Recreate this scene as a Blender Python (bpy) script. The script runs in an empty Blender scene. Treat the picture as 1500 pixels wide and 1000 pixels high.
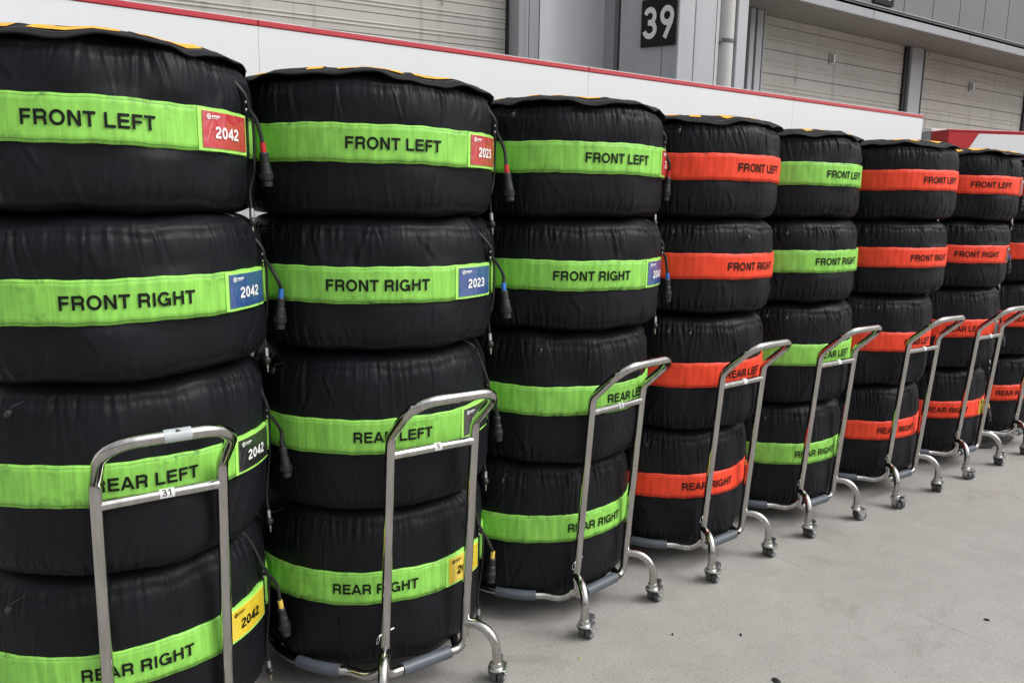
import bpy, math, random
import numpy as np
from mathutils import Vector, Matrix

R_ = math.radians
PI = math.pi
scene = bpy.context.scene
col = scene.collection
random.seed(7)
rng = np.random.default_rng(11)

# ------------------------------------------------------------------ helpers
class MB:
    """collects faces and links them as one mesh object"""
    def __init__(self):
        self.v, self.f, self.m, self.s = [], [], [], []

    def add(self, vs, fs, mi=0, smooth=False):
        b = len(self.v)
        self.v += [tuple(map(float, p)) for p in vs]
        for q in fs:
            self.f.append([b + i for i in q]); self.m.append(mi); self.s.append(smooth)
        return self

    def box(self, x0, x1, y0, y1, z0, z1, mi=0, M=None):
        vs = [(x, y, z) for z in (z0, z1) for y in (y0, y1) for x in (x0, x1)]
        if M is not None:
            vs = [M @ Vector(p) for p in vs]
        return self.add(vs, [(0, 2, 3, 1), (4, 5, 7, 6), (0, 1, 5, 4), (2, 6, 7, 3), (0, 4, 6, 2), (1, 3, 7, 5)], mi)

    def bbox(self, x0, x1, y0, y1, z0, z1, b=.004, mi=0, M=None):
        """box with chamfered edges"""
        vs = []; idx = {}
        for sx in (0, 1):
            for sy in (0, 1):
                for sz in (0, 1):
                    c = ((x0, x1)[sx], (y0, y1)[sy], (z0, z1)[sz])
                    d = ((b, -b)[sx], (b, -b)[sy], (b, -b)[sz])
                    for ax in range(3):
                        p = [c[k] + (d[k] if k != ax else 0) for k in range(3)]
                        idx[(sx, sy, sz, ax)] = len(vs); vs.append(p)
        fs = []
        for ax in range(3):
            o = [k for k in range(3) if k != ax]
            for s in (0, 1):
                q = []
                for a, c in ((0, 0), (1, 0), (1, 1), (0, 1)):
                    t = [0, 0, 0]; t[ax] = s; t[o[0]] = a; t[o[1]] = c
                    q.append(idx[(*t, ax)])
                fs.append(q)
            for a in (0, 1):
                for c in (0, 1):
                    t0 = [0, 0, 0]; t1 = [0, 0, 0]
                    t0[ax], t1[ax] = 0, 1
                    for t in (t0, t1):
                        t[o[0]] = a; t[o[1]] = c
                    fs.append([idx[(*t0, o[0])], idx[(*t1, o[0])], idx[(*t1, o[1])], idx[(*t0, o[1])]])
        for sx in (0, 1):
            for sy in (0, 1):
                for sz in (0, 1):
                    fs.append([idx[(sx, sy, sz, a)] for a in range(3)])
        if M is not None:
            vs = [M @ Vector(p) for p in vs]
        return self.add(vs, fs, mi)

    def tube(self, pts, r, seg=14, mi=0, closed=False, caps=True):
        P = [Vector(p) for p in pts]; n = len(P)
        rr = r if isinstance(r, (list, tuple)) else [r] * n
        T = []
        for i in range(n):
            a = P[i - 1] if (i > 0 or closed) else P[i]
            c = P[(i + 1) % n] if (i < n - 1 or closed) else P[i]
            T.append((c - a).normalized())
        up = Vector((0, 0, 1)) if abs(T[0].z) < .9 else Vector((1, 0, 0))
        N = T[0].cross(up).normalized(); vs = []
        for i in range(n):
            N = (N - T[i] * N.dot(T[i])).normalized(); B = T[i].cross(N)
            for k in range(seg):
                a = 2 * PI * k / seg
                vs.append(P[i] + (N * math.cos(a) + B * math.sin(a)) * rr[i])
        fs = []
        for i in range(n if closed else n - 1):
            j = (i + 1) % n
            for k in range(seg):
                fs.append((i * seg + k, i * seg + (k + 1) % seg, j * seg + (k + 1) % seg, j * seg + k))
        self.add(vs, fs, mi, True)
        if caps and not closed:
            self.add(vs[:seg], [list(range(seg))[::-1]], mi); self.add(vs[-seg:], [list(range(seg))], mi)
        return self

    def lathe(self, prof, o=(0, 0, 0), axis=(0, 0, 1), seg=24, mi=0, smooth=True):
        """prof: (radius, height) along axis; sharp profile corners are doubled"""
        A = Vector(axis).normalized()
        U = A.cross(Vector((0, 0, 1)) if abs(A.z) < .9 else Vector((1, 0, 0))).normalized(); W = A.cross(U)
        o = Vector(o)
        for (r0, h0), (r1, h1) in zip(prof[:-1], prof[1:]):
            vs = []
            for r, h in ((r0, h0), (r1, h1)):
                for k in range(seg):
                    a = 2 * PI * k / seg
                    vs.append(o + A * h + (U * math.cos(a) + W * math.sin(a)) * max(r, 1e-5))
            self.add(vs, [(k, (k + 1) % seg, seg + (k + 1) % seg, seg + k) for k in range(seg)], mi, smooth)
        return self

    def mesh(self, name, mats):
        me = bpy.data.meshes.new(name)
        me.from_pydata(self.v, [], self.f)
        for m in (mats if isinstance(mats, (list, tuple)) else [mats]):
            me.materials.append(m)
        me.polygons.foreach_set('material_index', self.m)
        me.polygons.foreach_set('use_smooth', self.s)
        me.update()
        return me

    def build(self, name, mats, parent=None):
        return obj(name, self.mesh(name, mats), parent)


def obj(name, me, parent=None):
    o = bpy.data.objects.new(name, me)
    col.objects.link(o)
    if parent is not None:
        o.parent = parent
    return o


def tag(o, label=None, cat=None, group=None, kind=None):
    if label: o['label'] = label
    if cat: o['category'] = cat
    if group: o['group'] = group
    if kind: o['kind'] = kind
    return o


def empty(name, loc=(0, 0, 0), rz=0.0, label=None, cat=None, group=None):
    o = bpy.data.objects.new(name, None)
    o.empty_display_size = .1
    col.objects.link(o)
    o.location = loc; o.rotation_euler = (0, 0, rz)
    return tag(o, label, cat, group)


def fillet(pts, r, n=7, lim=.49):
    P = [Vector(p) for p in pts]; out = [P[0]]
    for i in range(1, len(P) - 1):
        rad = r[i - 1] if isinstance(r, (list, tuple)) else r
        a, b, c = P[i - 1], P[i], P[i + 1]
        u = (a - b).normalized(); w = (c - b).normalized()
        ang = u.angle(w)
        if ang > PI - .03:
            out.append(b); continue
        t = min(rad / math.tan(ang / 2), (a - b).length * lim, (c - b).length * lim)
        rad2 = t * math.tan(ang / 2)
        ctr = b + (u + w).normalized() * (rad2 / math.sin(ang / 2))
        p0 = b + u * t - ctr; p1 = b + w * t - ctr
        for k in range(n + 1):
            s = k / n
            tot = p0.angle(p1)
            if tot < 1e-4:
                out.append(ctr + p0); continue
            q = (p0 * math.sin((1 - s) * tot) + p1 * math.sin(s * tot)) / math.sin(tot)
            out.append(ctr + q)
    out.append(P[-1])
    return out


def curve_pts(keys, n=40):
    """Catmull-Rom through the keys"""
    K = [Vector(k) for k in keys]
    K = [2 * K[0] - K[1]] + K + [2 * K[-1] - K[-2]]
    out = []; m = len(K) - 3; per = max(2, n // m)
    for i in range(m):
        a, b, c, d = K[i:i + 4]
        for k in range(per):
            t = k / per
            out.append(.5 * ((2 * b) + (c - a) * t + (2 * a - 5 * b + 4 * c - d) * t * t + (3 * b - a - 3 * c + d) * t ** 3))
    out.append(K[-2])
    return out


# ------------------------------------------------------------------ materials
def new_mat(name):
    m = bpy.data.materials.new(name); m.use_nodes = True
    nt = m.node_tree
    return m, nt, nt.nodes, nt.links, nt.nodes['Principled BSDF']


def ramp(N, stops):
    r = N.new('ShaderNodeValToRGB')
    while len(r.color_ramp.elements) < len(stops):
        r.color_ramp.elements.new(.5)
    for e, (p, c) in zip(r.color_ramp.elements, stops):
        e.position = p; e.color = c if len(c) == 4 else (*c, 1)
    return r


def noise(N, L, scale, detail=4, rough=.55, vec=None, dist=0.0):
    n = N.new('ShaderNodeTexNoise')
    n.inputs['Scale'].default_value = scale; n.inputs['Detail'].default_value = detail
    n.inputs['Roughness'].default_value = rough; n.inputs['Distortion'].default_value = dist
    if vec is not None: L.new(vec, n.inputs['Vector'])
    return n


def mapping(N, L, scale=(1, 1, 1), rot=(0, 0, 0), src='Object'):
    tc = N.new('ShaderNodeTexCoord'); mp = N.new('ShaderNodeMapping')
    mp.inputs['Scale'].default_value = scale; mp.inputs['Rotation'].default_value = rot
    L.new(tc.outputs[src], mp.inputs['Vector'])
    return mp.outputs['Vector']


def mixc(N, L, fac, a, b, mode='MIX'):
    m = N.new('ShaderNodeMix'); m.data_type = 'RGBA'; m.blend_type = mode
    if hasattr(fac, 'default_value'): L.new(fac, m.inputs[0])
    else: m.inputs[0].default_value = fac
    for i, c in ((6, a), (7, b)):
        if hasattr(c, 'default_value'): L.new(c, m.inputs[i])
        else: m.inputs[i].default_value = (*c, 1)
    return m.outputs[2]


def math_n(N, L, op, a, b=None, clamp=False):
    m = N.new('ShaderNodeMath'); m.operation = op; m.use_clamp = clamp
    for i, c in ((0, a), (1, b)):
        if c is None: continue
        if hasattr(c, 'default_value'): L.new(c, m.inputs[i])
        else: m.inputs[i].default_value = c
    return m.outputs[0]


def bump(N, L, B, h, strength=.3, dist=.002):
    b = N.new('ShaderNodeBump'); b.inputs['Strength'].default_value = strength
    b.inputs['Distance'].default_value = dist
    L.new(h, b.inputs['Height']); L.new(b.outputs['Normal'], B.inputs['Normal'])


def simple(name, c, rough=.5, metal=0.0, var=.12, scale=20, coat=0.0, bmp=0.0, spec=.5):
    m, nt, N, L, B = new_mat(name)
    v = mapping(N, L)
    n = noise(N, L, scale, 5, .6, v)
    k = ramp(N, [(.3, tuple(x * (1 - var) for x in c)), (.7, tuple(min(1, x * (1 + var)) for x in c))])
    L.new(n.outputs['Fac'], k.inputs['Fac']); L.new(k.outputs['Color'], B.inputs['Base Color'])
    rr = N.new('ShaderNodeMapRange')
    rr.inputs['To Min'].default_value = max(.02, rough - .06); rr.inputs['To Max'].default_value = rough + .08
    L.new(n.outputs['Fac'], rr.inputs['Value']); L.new(rr.outputs[0], B.inputs['Roughness'])
    B.inputs['Metallic'].default_value = metal
    B.inputs['Specular IOR Level'].default_value = spec
    if coat:
        B.inputs['Coat Weight'].default_value = min(1, coat * 1.4); B.inputs['Coat Roughness'].default_value = .05
    if bmp: bump(N, L, B, n.outputs['Fac'], bmp, .002)
    return m


def card_mat(name, c):
    m, nt, N, L, B = new_mat(name)
    v = mapping(N, L)
    n = noise(N, L, 9, 4, .6, v); w = noise(N, L, 24, 3, .5, mapping(N, L, (1, 1, .5)), 1.2)
    k = ramp(N, [(.3, tuple(x * .88 for x in c)), (.7, tuple(min(1, x * 1.12) for x in c))])
    L.new(n.outputs['Fac'], k.inputs['Fac']); L.new(k.outputs['Color'], B.inputs['Base Color'])
    B.inputs['Roughness'].default_value = .45
    B.inputs['Coat Weight'].default_value = 1; B.inputs['Coat Roughness'].default_value = .07; B.inputs['Coat IOR'].default_value = 2.1
    b = N.new('ShaderNodeBump'); b.inputs['Strength'].default_value = .55; b.inputs['Distance'].default_value = .01
    L.new(w.outputs['Fac'], b.inputs['Height']); L.new(b.outputs['Normal'], B.inputs['Coat Normal'])
    return m


def make_nylon():
    m, nt, N, L, B = new_mat('black_nylon')
    n1 = noise(N, L, 17, 3, .5, mapping(N, L, (1, 1, .4)), .5)
    n2 = noise(N, L, 240, 3, .5, mapping(N, L, (1, 1, 1)))
    n3 = noise(N, L, 5, 4, .6, mapping(N, L))
    k = ramp(N, [(.3, (.0070, .0073, .0094)), (.72, (.0110, .0114, .0148))])
    L.new(n3.outputs['Fac'], k.inputs['Fac']); L.new(k.outputs['Color'], B.inputs['Base Color'])
    rr = N.new('ShaderNodeMapRange'); rr.inputs['To Min'].default_value = .40; rr.inputs['To Max'].default_value = .52
    L.new(n3.outputs['Fac'], rr.inputs['Value']); L.new(rr.outputs[0], B.inputs['Roughness'])
    B.inputs['Specular IOR Level'].default_value = .15
    n4 = noise(N, L, 1, 3, .55, mapping(N, L, (26, 26, 7), (.12, .2, 0)), .8)
    rdg = math_n(N, L, 'POWER', math_n(N, L, 'SUBTRACT', 1.0, math_n(N, L, 'MULTIPLY', math_n(N, L, 'ABSOLUTE', math_n(N, L, 'SUBTRACT', n4.outputs['Fac'], .5)), 4.0), True), 5.0)
    h = math_n(N, L, 'ADD', n1.outputs['Fac'], math_n(N, L, 'MULTIPLY', n2.outputs['Fac'], .05))
    h = math_n(N, L, 'ADD', h, math_n(N, L, 'MULTIPLY', rdg, .07))
    bump(N, L, B, h, .30, .010)
    return m


def make_band(name, c, dirtc):
    m, nt, N, L, B = new_mat(name)
    tc = N.new('ShaderNodeTexCoord'); sp = N.new('ShaderNodeSeparateXYZ')
    L.new(tc.outputs['UV'], sp.inputs[0])
    u, v = sp.outputs[0], sp.outputs[1]                  # u = metres round, v = metres up
    # stitch lines 5 mm from each edge
    e = math_n(N, L, 'ABSOLUTE', v)
    st = math_n(N, L, 'LESS_THAN', math_n(N, L, 'ABSOLUTE', math_n(N, L, 'SUBTRACT', e, .0470)), .0011)
    dash = math_n(N, L, 'LESS_THAN', math_n(N, L, 'FRACT', math_n(N, L, 'MULTIPLY', u, 190)), .72)
    st = math_n(N, L, 'MULTIPLY', st, dash)
    # cross seams
    cs = math_n(N, L, 'LESS_THAN', math_n(N, L, 'ABSOLUTE', math_n(N, L, 'SUBTRACT', math_n(N, L, 'FRACT', math_n(N, L, 'MULTIPLY', u, 3.1)), .37)), .0028)
    oi = N.new('ShaderNodeObjectInfo')
    cv = N.new('ShaderNodeCombineXYZ'); L.new(u, cv.inputs[0]); L.new(v, cv.inputs[1])
    L.new(math_n(N, L, 'MULTIPLY', oi.outputs['Random'], 37.0), cv.inputs[2])
    g1 = noise(N, L, 9, 6, .65, cv.outputs[0])
    g2 = noise(N, L, 48, 4, .65, cv.outputs[0])
    mp = N.new('ShaderNodeMapping'); mp.inputs['Scale'].default_value = (60, 6, 1); L.new(cv.outputs[0], mp.inputs[0])
    g3 = noise(N, L, 1, 4, .6, mp.outputs[0])
    base = ramp(N, [(.3, tuple(x * .78 for x in c)), (.7, tuple(min(1, x * 1.12) for x in c))])  # upright streaks: light and dark of the creases painted into the colour
    L.new(g3.outputs['Fac'], base.inputs['Fac'])
    # smudges gather along the stitched edges
    eg = N.new('ShaderNodeMapRange'); eg.inputs['From Min'].default_value = .022; eg.inputs['From Max'].default_value = .05
    eg.inputs['To Min'].default_value = .22; eg.inputs['To Max'].default_value = 1.0
    L.new(e, eg.inputs['Value'])
    dr = ramp(N, [(.44, (0, 0, 0)), (.66, (1, 1, 1))]); L.new(g1.outputs['Fac'], dr.inputs['Fac'])
    ds = ramp(N, [(.46, (0, 0, 0)), (.70, (1, 1, 1))]); L.new(g2.outputs['Fac'], ds.inputs['Fac'])
    dd = math_n(N, L, 'MULTIPLY', math_n(N, L, 'MULTIPLY', dr.outputs['Color'], ds.outputs['Color']), eg.outputs[0])
    dd = math_n(N, L, 'MULTIPLY', dd, 1.15, True)
    cc = mixc(N, L, dd, base.outputs['Color'], dirtc)
    cc = mixc(N, L, math_n(N, L, 'MULTIPLY', st, .9), cc, tuple(x * .28 for x in c))
    cc = mixc(N, L, math_n(N, L, 'MULTIPLY', cs, .35), cc, tuple(x * .4 for x in c))
    L.new(cc, B.inputs['Base Color'])
    B.inputs['Roughness'].default_value = .5; B.inputs['Specular IOR Level'].default_value = .3
    h = math_n(N, L, 'SUBTRACT', g3.outputs['Fac'], math_n(N, L, 'MULTIPLY', st, 1.2))
    bump(N, L, B, h, .5, .002)
    return m


def make_steel():
    m, nt, N, L, B = new_mat('polished_steel')
    v = mapping(N, L, (1, 1, 1))
    n = noise(N, L, 1, 5, .65, mapping(N, L, (70, 70, 4))); n2 = noise(N, L, 90, 4, .65, v)
    k = ramp(N, [(.3, (.42, .405, .385)), (.7, (.60, .585, .565))])  # brushed light and dark streaks painted in, standing in for missing reflections
    L.new(n.outputs['Fac'], k.inputs['Fac']); L.new(k.outputs['Color'], B.inputs['Base Color'])
    B.inputs['Metallic'].default_value = 1
    rr = N.new('ShaderNodeMapRange'); rr.inputs['To Min'].default_value = .02; rr.inputs['To Max'].default_value = .10
    L.new(n2.outputs['Fac'], rr.inputs['Value']); L.new(rr.outputs[0], B.inputs['Roughness'])
    return m


def make_concrete():
    m, nt, N, L, B = new_mat('apron_concrete')
    v = mapping(N, L)
    big = noise(N, L, .55, 6, .62, v, .4)
    mid = noise(N, L, 5.5, 6, .68, v, .3)
    fine = noise(N, L, 130, 5, .8, v)
    gr = noise(N, L, 60, 5, .7, v)
    broom = noise(N, L, 1, 5, .7, mapping(N, L, (300, 9, 1), (0, 0, R_(23))))
    c = ramp(N, [(.25, (.258, .245, .227)), (.5, (.318, .303, .283)), (.78, (.372, .356, .334))])
    s = math_n(N, L, 'ADD', math_n(N, L, 'MULTIPLY', big.outputs['Fac'], .5), math_n(N, L, 'MULTIPLY', mid.outputs['Fac'], .5))
    L.new(s, c.inputs['Fac'])
    f = ramp(N, [(.33, (.42, .42, .42)), (.46, (.96, .96, .96)), (.66, (1.18, 1.18, 1.18))])
    L.new(fine.outputs['Fac'], f.inputs['Fac'])
    cc = mixc(N, L, .85, c.outputs['Color'], f.outputs['Color'], 'MULTIPLY')
    br = ramp(N, [(.3, (.88, .88, .88)), (.65, (1.05, 1.05, 1.05))]); L.new(broom.outputs['Fac'], br.inputs['Fac'])
    cc = mixc(N, L, .7, cc, br.outputs['Color'], 'MULTIPLY')
    # pits and specks
    vo = N.new('ShaderNodeTexVoronoi'); vo.inputs['Scale'].default_value = 34; L.new(v, vo.inputs['Vector'])
    sp = math_n(N, L, 'LESS_THAN', vo.outputs['Distance'], .12)
    pk = math_n(N, L, 'GREATER_THAN', noise(N, L, 11, 3, .5, v).outputs['Fac'], .60)
    cc = mixc(N, L, math_n(N, L, 'MULTIPLY', math_n(N, L, 'MULTIPLY', sp, pk), .55), cc, (.07, .065, .06))
    # dark scuffs, stretched along the lane
    sc = noise(N, L, 1, 6, .72, mapping(N, L, (3.2, 14, 1), (0, 0, R_(-28))))
    sr = ramp(N, [(.54, (0, 0, 0)), (.74, (1, 1, 1))]); L.new(sc.outputs['Fac'], sr.inputs['Fac'])
    cc = mixc(N, L, math_n(N, L, 'MULTIPLY', sr.outputs['Color'], .26), cc, (.17, .16, .147))
    # old oil and water stains, and pale scuffed patches
    o1 = noise(N, L, 1.9, 6, .7, v, 1.0); o2 = ramp(N, [(.57, (0, 0, 0)), (.66, (1, 1, 1))]); L.new(o1.outputs['Fac'], o2.inputs['Fac'])
    cc = mixc(N, L, math_n(N, L, 'MULTIPLY', o2.outputs['Color'], .27), cc, (.15, .138, .122))
    p1 = noise(N, L, 7.5, 6, .75, v, .6); p2 = ramp(N, [(.62, (0, 0, 0)), (.72, (1, 1, 1))]); L.new(p1.outputs['Fac'], p2.inputs['Fac'])
    cc = mixc(N, L, math_n(N, L, 'MULTIPLY', p2.outputs['Color'], .30), cc, (.46, .445, .425))
    # thin shrinkage joints running out from the wall
    tc = N.new('ShaderNodeTexCoord'); xyz = N.new('ShaderNodeSeparateXYZ'); L.new(tc.outputs['Object'], xyz.inputs[0])
    wob = math_n(N, L, 'MULTIPLY', noise(N, L, 5, 3, .5, v).outputs['Fac'], .03)
    lx = math_n(N, L, 'ADD', math_n(N, L, 'ADD', xyz.outputs[0], math_n(N, L, 'MULTIPLY', xyz.outputs[1], .085)), wob)
    fr = math_n(N, L, 'ABSOLUTE', math_n(N, L, 'SUBTRACT', math_n(N, L, 'FRACT', math_n(N, L, 'MULTIPLY', math_n(N, L, 'SUBTRACT', lx, 2.90), .5)), .0))
    ln = math_n(N, L, 'LESS_THAN', fr, .0022)
    brk = ramp(N, [(.42, (0, 0, 0)), (.6, (1, 1, 1))]); L.new(noise(N, L, 3, 3, .5, v).outputs['Fac'], brk.inputs['Fac'])
    cc = mixc(N, L, math_n(N, L, 'MULTIPLY', math_n(N, L, 'MULTIPLY', ln, brk.outputs['Color']), .6), cc, (.10, .095, .09))
    L.new(cc, B.inputs['Base Color'])
    B.inputs['Roughness'].default_value = .85; B.inputs['Specular IOR Level'].default_value = .3
    h = math_n(N, L, 'ADD', math_n(N, L, 'MULTIPLY', gr.outputs['Fac'], .5), math_n(N, L, 'ADD', math_n(N, L, 'MULTIPLY', broom.outputs['Fac'], .6), math_n(N, L, 'MULTIPLY', fine.outputs['Fac'], .5)))
    bump(N, L, B, h, .45, .003)
    return m


def make_shutter(nm, q):
    m, nt, N, L, B = new_mat(nm)
    v = mapping(N, L)
    n = noise(N, L, 1.3, 6, .65, v); st = noise(N, L, 1, 6, .7, mapping(N, L, (9, 9, .7)))
    k = ramp(N, [(.3, (.34 * q, .326 * q, .297 * q)), (.7, (.42 * q, .403 * q, .372 * q))]); L.new(n.outputs['Fac'], k.inputs['Fac'])
    s = ramp(N, [(.55, (0, 0, 0)), (.70, (1, 1, 1))]); L.new(st.outputs['Fac'], s.inputs['Fac'])
    cc = mixc(N, L, math_n(N, L, 'MULTIPLY', s.outputs['Color'], .5), k.outputs['Color'], (.17 * q, .16 * q, .145 * q))
    vo = N.new('ShaderNodeTexVoronoi'); vo.inputs['Scale'].default_value = 3.3
    L.new(mapping(N, L, (1, 1, .8)), vo.inputs['Vector'])
    sp = ramp(N, [(.045, (1, 1, 1)), (.075, (0, 0, 0))]); L.new(vo.outputs['Distance'], sp.inputs['Fac'])
    cc = mixc(N, L, math_n(N, L, 'MULTIPLY', sp.outputs['Color'], .55), cc, (.09, .085, .08))
    L.new(cc, B.inputs['Base Color']); B.inputs['Roughness'].default_value = .55
    return m


def make_panel(name, c, rough=.3, coat=.3, streak=.06):
    m, nt, N, L, B = new_mat(name)
    n = noise(N, L, .9, 5, .6, mapping(N, L)); s = noise(N, L, 1, 5, .65, mapping(N, L, (7, 7, .5)))
    f = math_n(N, L, 'ADD', math_n(N, L, 'MULTIPLY', n.outputs['Fac'], .5), math_n(N, L, 'MULTIPLY', s.outputs['Fac'], .5))
    k = ramp(N, [(.35, tuple(x * (1 - streak * 2) for x in c)), (.65, tuple(min(1, x * (1 + streak)) for x in c))])
    L.new(f, k.inputs['Fac']); L.new(k.outputs['Color'], B.inputs['Base Color'])
    B.inputs['Roughness'].default_value = rough
    B.inputs['Coat Weight'].default_value = coat; B.inputs['Coat Roughness'].default_value = .12
    return m


M = dict(
    nylon=make_nylon(),
    lid=simple('black_lid_cloth', (.0085, .0086, .010), .6, var=.3, scale=22, bmp=.9, spec=.15),
    lime=make_band('lime_band', (.275, .645, .10), (.045, .13, .025)),
    orange=make_band('orange_band', (.97, .068, .026), (.34, .03, .015)),
    ink=simple('black_print', (.007, .009, .006), .6, var=.25, scale=60, spec=.2),
    amber=simple('amber_print', (.80, .40, .02), .5, var=.12, scale=30),
    white=simple('white_print', (.82, .82, .82), .4, var=.04, scale=40),
    sleeve_lime=simple('sleeve_edge_lime', (.42, .86, .16), .3, var=.18, scale=30, coat=.4),
    sleeve_orange=simple('sleeve_edge_orange', (.85, .13, .06), .3, var=.18, scale=30, coat=.4),
    red=card_mat('card_red', (.54, .030, .048)),
    blue=card_mat('card_blue', (.020, .072, .26)),
    purple=card_mat('card_purple', (.24, .035, .14)),
    black=card_mat('card_black', (.016, .016, .018)),
    yellow=card_mat('card_yellow', (.84, .62, .035)),
    grey=card_mat('card_grey', (.28, .22, .23)),
    rubber=simple('cable_rubber', (.017, .017, .018), .45, var=.25, scale=50, spec=.5),
    plugm=simple('plug_plastic', (.02, .02, .022), .42, var=.25, scale=50),
    redc=simple('collar_red', (.55, .02, .03), .4), bluec=simple('collar_blue', (.03, .16, .55), .4),
    yellowc=simple('collar_yellow', (.80, .55, .10), .4), blackc=simple('collar_black', (.02, .02, .02), .4),
    brass=simple('fitting_metal', (.50, .46, .36), .3, metal=1.0),
    alu=simple('bare_aluminium', (.68, .68, .68), .32, metal=1.0),
    steel=make_steel(),
    zinc=simple('zinc_plate', (.60, .61, .60), .36, metal=1.0, var=.12, scale=60),
    pad=simple('grey_sleeve_plastic', (.082, .095, .115), .42, var=.12, scale=25, bmp=.1),
    wheel=simple('caster_rubber', (.075, .078, .085), .5, var=.25, scale=60),
    hub=simple('caster_hub', (.30, .31, .33), .4, var=.1, scale=60),
    pedal=simple('brake_pedal_plastic', (.055, .06, .068), .45),
    paper=simple('white_paper', (.78, .79, .78), .5, var=.05, scale=40),
    tape=simple('grey_tape', (.42, .45, .46), .4, var=.08, scale=40),
    concrete=make_concrete(), shutter=make_shutter('shutter_paint', 1.25), shutter2=make_shutter('pale_shutter_paint', 1.28),
    screen=make_panel('white_screen_board', (.76, .77, .79), .22, .5, .012),
    screen_red=make_panel('red_trim', (.52, .022, .035), .2, .8, .05),
    dred=make_panel('deep_red_board', (.46, .010, .014), .5, .0, .05),
    clad=make_panel('pale_grey_cladding', (.39, .40, .42), .36, .3, .05),
    clad2=make_panel('mid_grey_cladding', (.335, .345, .37), .38, .3, .06),
    upper=make_panel('upper_wall_sheet', (.125, .126, .132), .4, .15, .05),
    door=make_panel('grey_door_sheet', (.80, .81, .83), .36, .35, .06),
    fasc=make_panel('fascia_grey', (.30, .305, .325), .4, .2, .06),
    soffit=simple('soffit_sheet', (.27, .255, .225), .6, var=.08, scale=2),
    dark=simple('dark_gap', (.02, .02, .02), .6), gut=simple('gutter_dark', (.10, .10, .105), .5),
    pipe=simple('downpipe_paint', (.46, .455, .44), .4, var=.06, scale=3),
    signb=simple('sign_black', (.010, .010, .011), .6, var=.2, scale=15, spec=.2),
    signw=simple('sign_numerals', (.62, .62, .63), .4, var=.05, scale=15),
    tar=simple('wet_tarmac', (.035, .033, .030), .45, var=.7, scale=70, bmp=1.0),
    scrap=simple('rubber_scrap', (.016, .016, .016), .8, var=.4, scale=80, bmp=1.0),
    leaf=simple('dry_leaf', (.36, .30, .10), .7, var=.3, scale=80),
)

# ------------------------------------------------------------------ stroke lettering (cap height = 1)
SW = .198; HH = SW / 2


def arc(cx, cy, rx, ry, a0, a1, n=14):
    return [(cx + rx * math.cos(R_(a0 + (a1 - a0) * k / n)), cy + ry * math.sin(R_(a0 + (a1 - a0) * k / n))) for k in range(n + 1)]


T_ = 1 - HH
DIG = .786
GL = {   # advance, strokes (polylines), quads
 'F': (.85, [[(.19, 0), (.19, 1)], [(.19, T_), (.80, T_)], [(.19, .50), (.74, .50)]], []),
 'E': (.926, [[(.19, 0), (.19, 1)], [(.19, T_), (.86, T_)], [(.19, .52), (.82, .52)], [(.19, HH), (.87, HH)]], []),
 'L': (.85, [[(.19, 0), (.19, 1)], [(.19, HH), (.81, HH)]], []),
 'T': (.85, [[(.03, T_), (.82, T_)], [(.425, 0), (.425, 1)]], []),
 'H': (1.0, [[(.19, 0), (.19, 1)], [(.81, 0), (.81, 1)], [(.19, .53), (.81, .53)]], []),
 'I': (.386, [[(.193, 0), (.193, 1)]], []),
 'N': (1.0, [[(.19, 0), (.19, 1)], [(.81, 0), (.81, 1)]], [[(.10, 1), (.31, 1), (.90, 0), (.69, 0)]]),
 'A': (1.0, [[(.26, .29), (.74, .29)]], [[(.01, 0), (.21, 0), (.60, 1), (.40, 1)], [(.79, 0), (.99, 0), (.60, 1), (.40, 1)]]),
 'R': (1.0, [[(.19, 0), (.19, 1)], [(.19, T_), (.62, T_)] + arc(.62, .685, .205, .224, 90, -90) + [(.19, .461)],
             [(.58, .461), (.70, .44), (.775, .36), (.79, .25), (.795, .10), (.83, 0)]], []),
 'P': (.926, [[(.19, 0), (.19, 1)], [(.19, T_), (.58, T_)] + arc(.58, .665, .21, .244, 90, -90) + [(.19, .421)]], []),
 'Z': (.85, [[(.06, T_), (.79, T_)], [(.04, HH), (.81, HH)]], [[(.53, 1 - SW), (.79, 1 - SW), (.31, SW), (.04, SW)]]),
 'O': (1.08, [arc(.54, .5, .49 - HH, .515 - HH, 0, 360, 40)], []),
 'G': (1.08, [arc(.53, .5, .48 - HH, .515 - HH, 38, 338, 34), [(.56, .46), (.96, .46)], [(.895, .51), (.895, .0)]], []),
 '0': (DIG, [arc(.393, .49, .345 - HH, .505 - HH, 0, 360, 32)], []),
 '1': (DIG, [[(.44, 0), (.44, .98)], [(.14, .735), (.30, .76), (.40, .84), (.44, .98)]], []),
 '2': (DIG, [arc(.385, .69, .235, .205, 175, -28, 16) + [(.50, .48), (.30, .34), (.17, .20), (.13, .09)], [(.06, HH), (.71, HH)]], []),
 '3': (DIG, [arc(.37, .705, .215, .20, 165, -90, 18), arc(.37, .295, .25, .21, 90, -168, 20), [(.28, .505), (.40, .505)]], []),
 '4': (DIG, [[(.555, 0), (.555, .98)], [(.04, .29), (.76, .29)], [(.555, .93), (.10, .31)]], []),
 '5': (DIG, [[(.15, T_), (.67, T_)], [(.20, T_), (.145, .50)], [(.145, .52)] + arc(.38, .325, .235, .24, 125, -160, 20)], []),
 '6': (DIG, [arc(.39, .30, .235, .215, 0, 360, 26), [(.155, .32)] + arc(.39, .52, .235, .385, 180, 35, 14)], []),
 '8': (DIG, [arc(.39, .71, .205, .195, 0, 360, 24), arc(.39, .28, .25, .20, 0, 360, 26)], []),
 '9': (DIG, [arc(.39, .685, .235, .22, 0, 360, 26), [(.62, .62), (.58, .48), (.30, 0)]], []),
 ' ': (.386, [], []),
}


def text_width(s):
    return sum(GL[c][0] for c in s)


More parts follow.
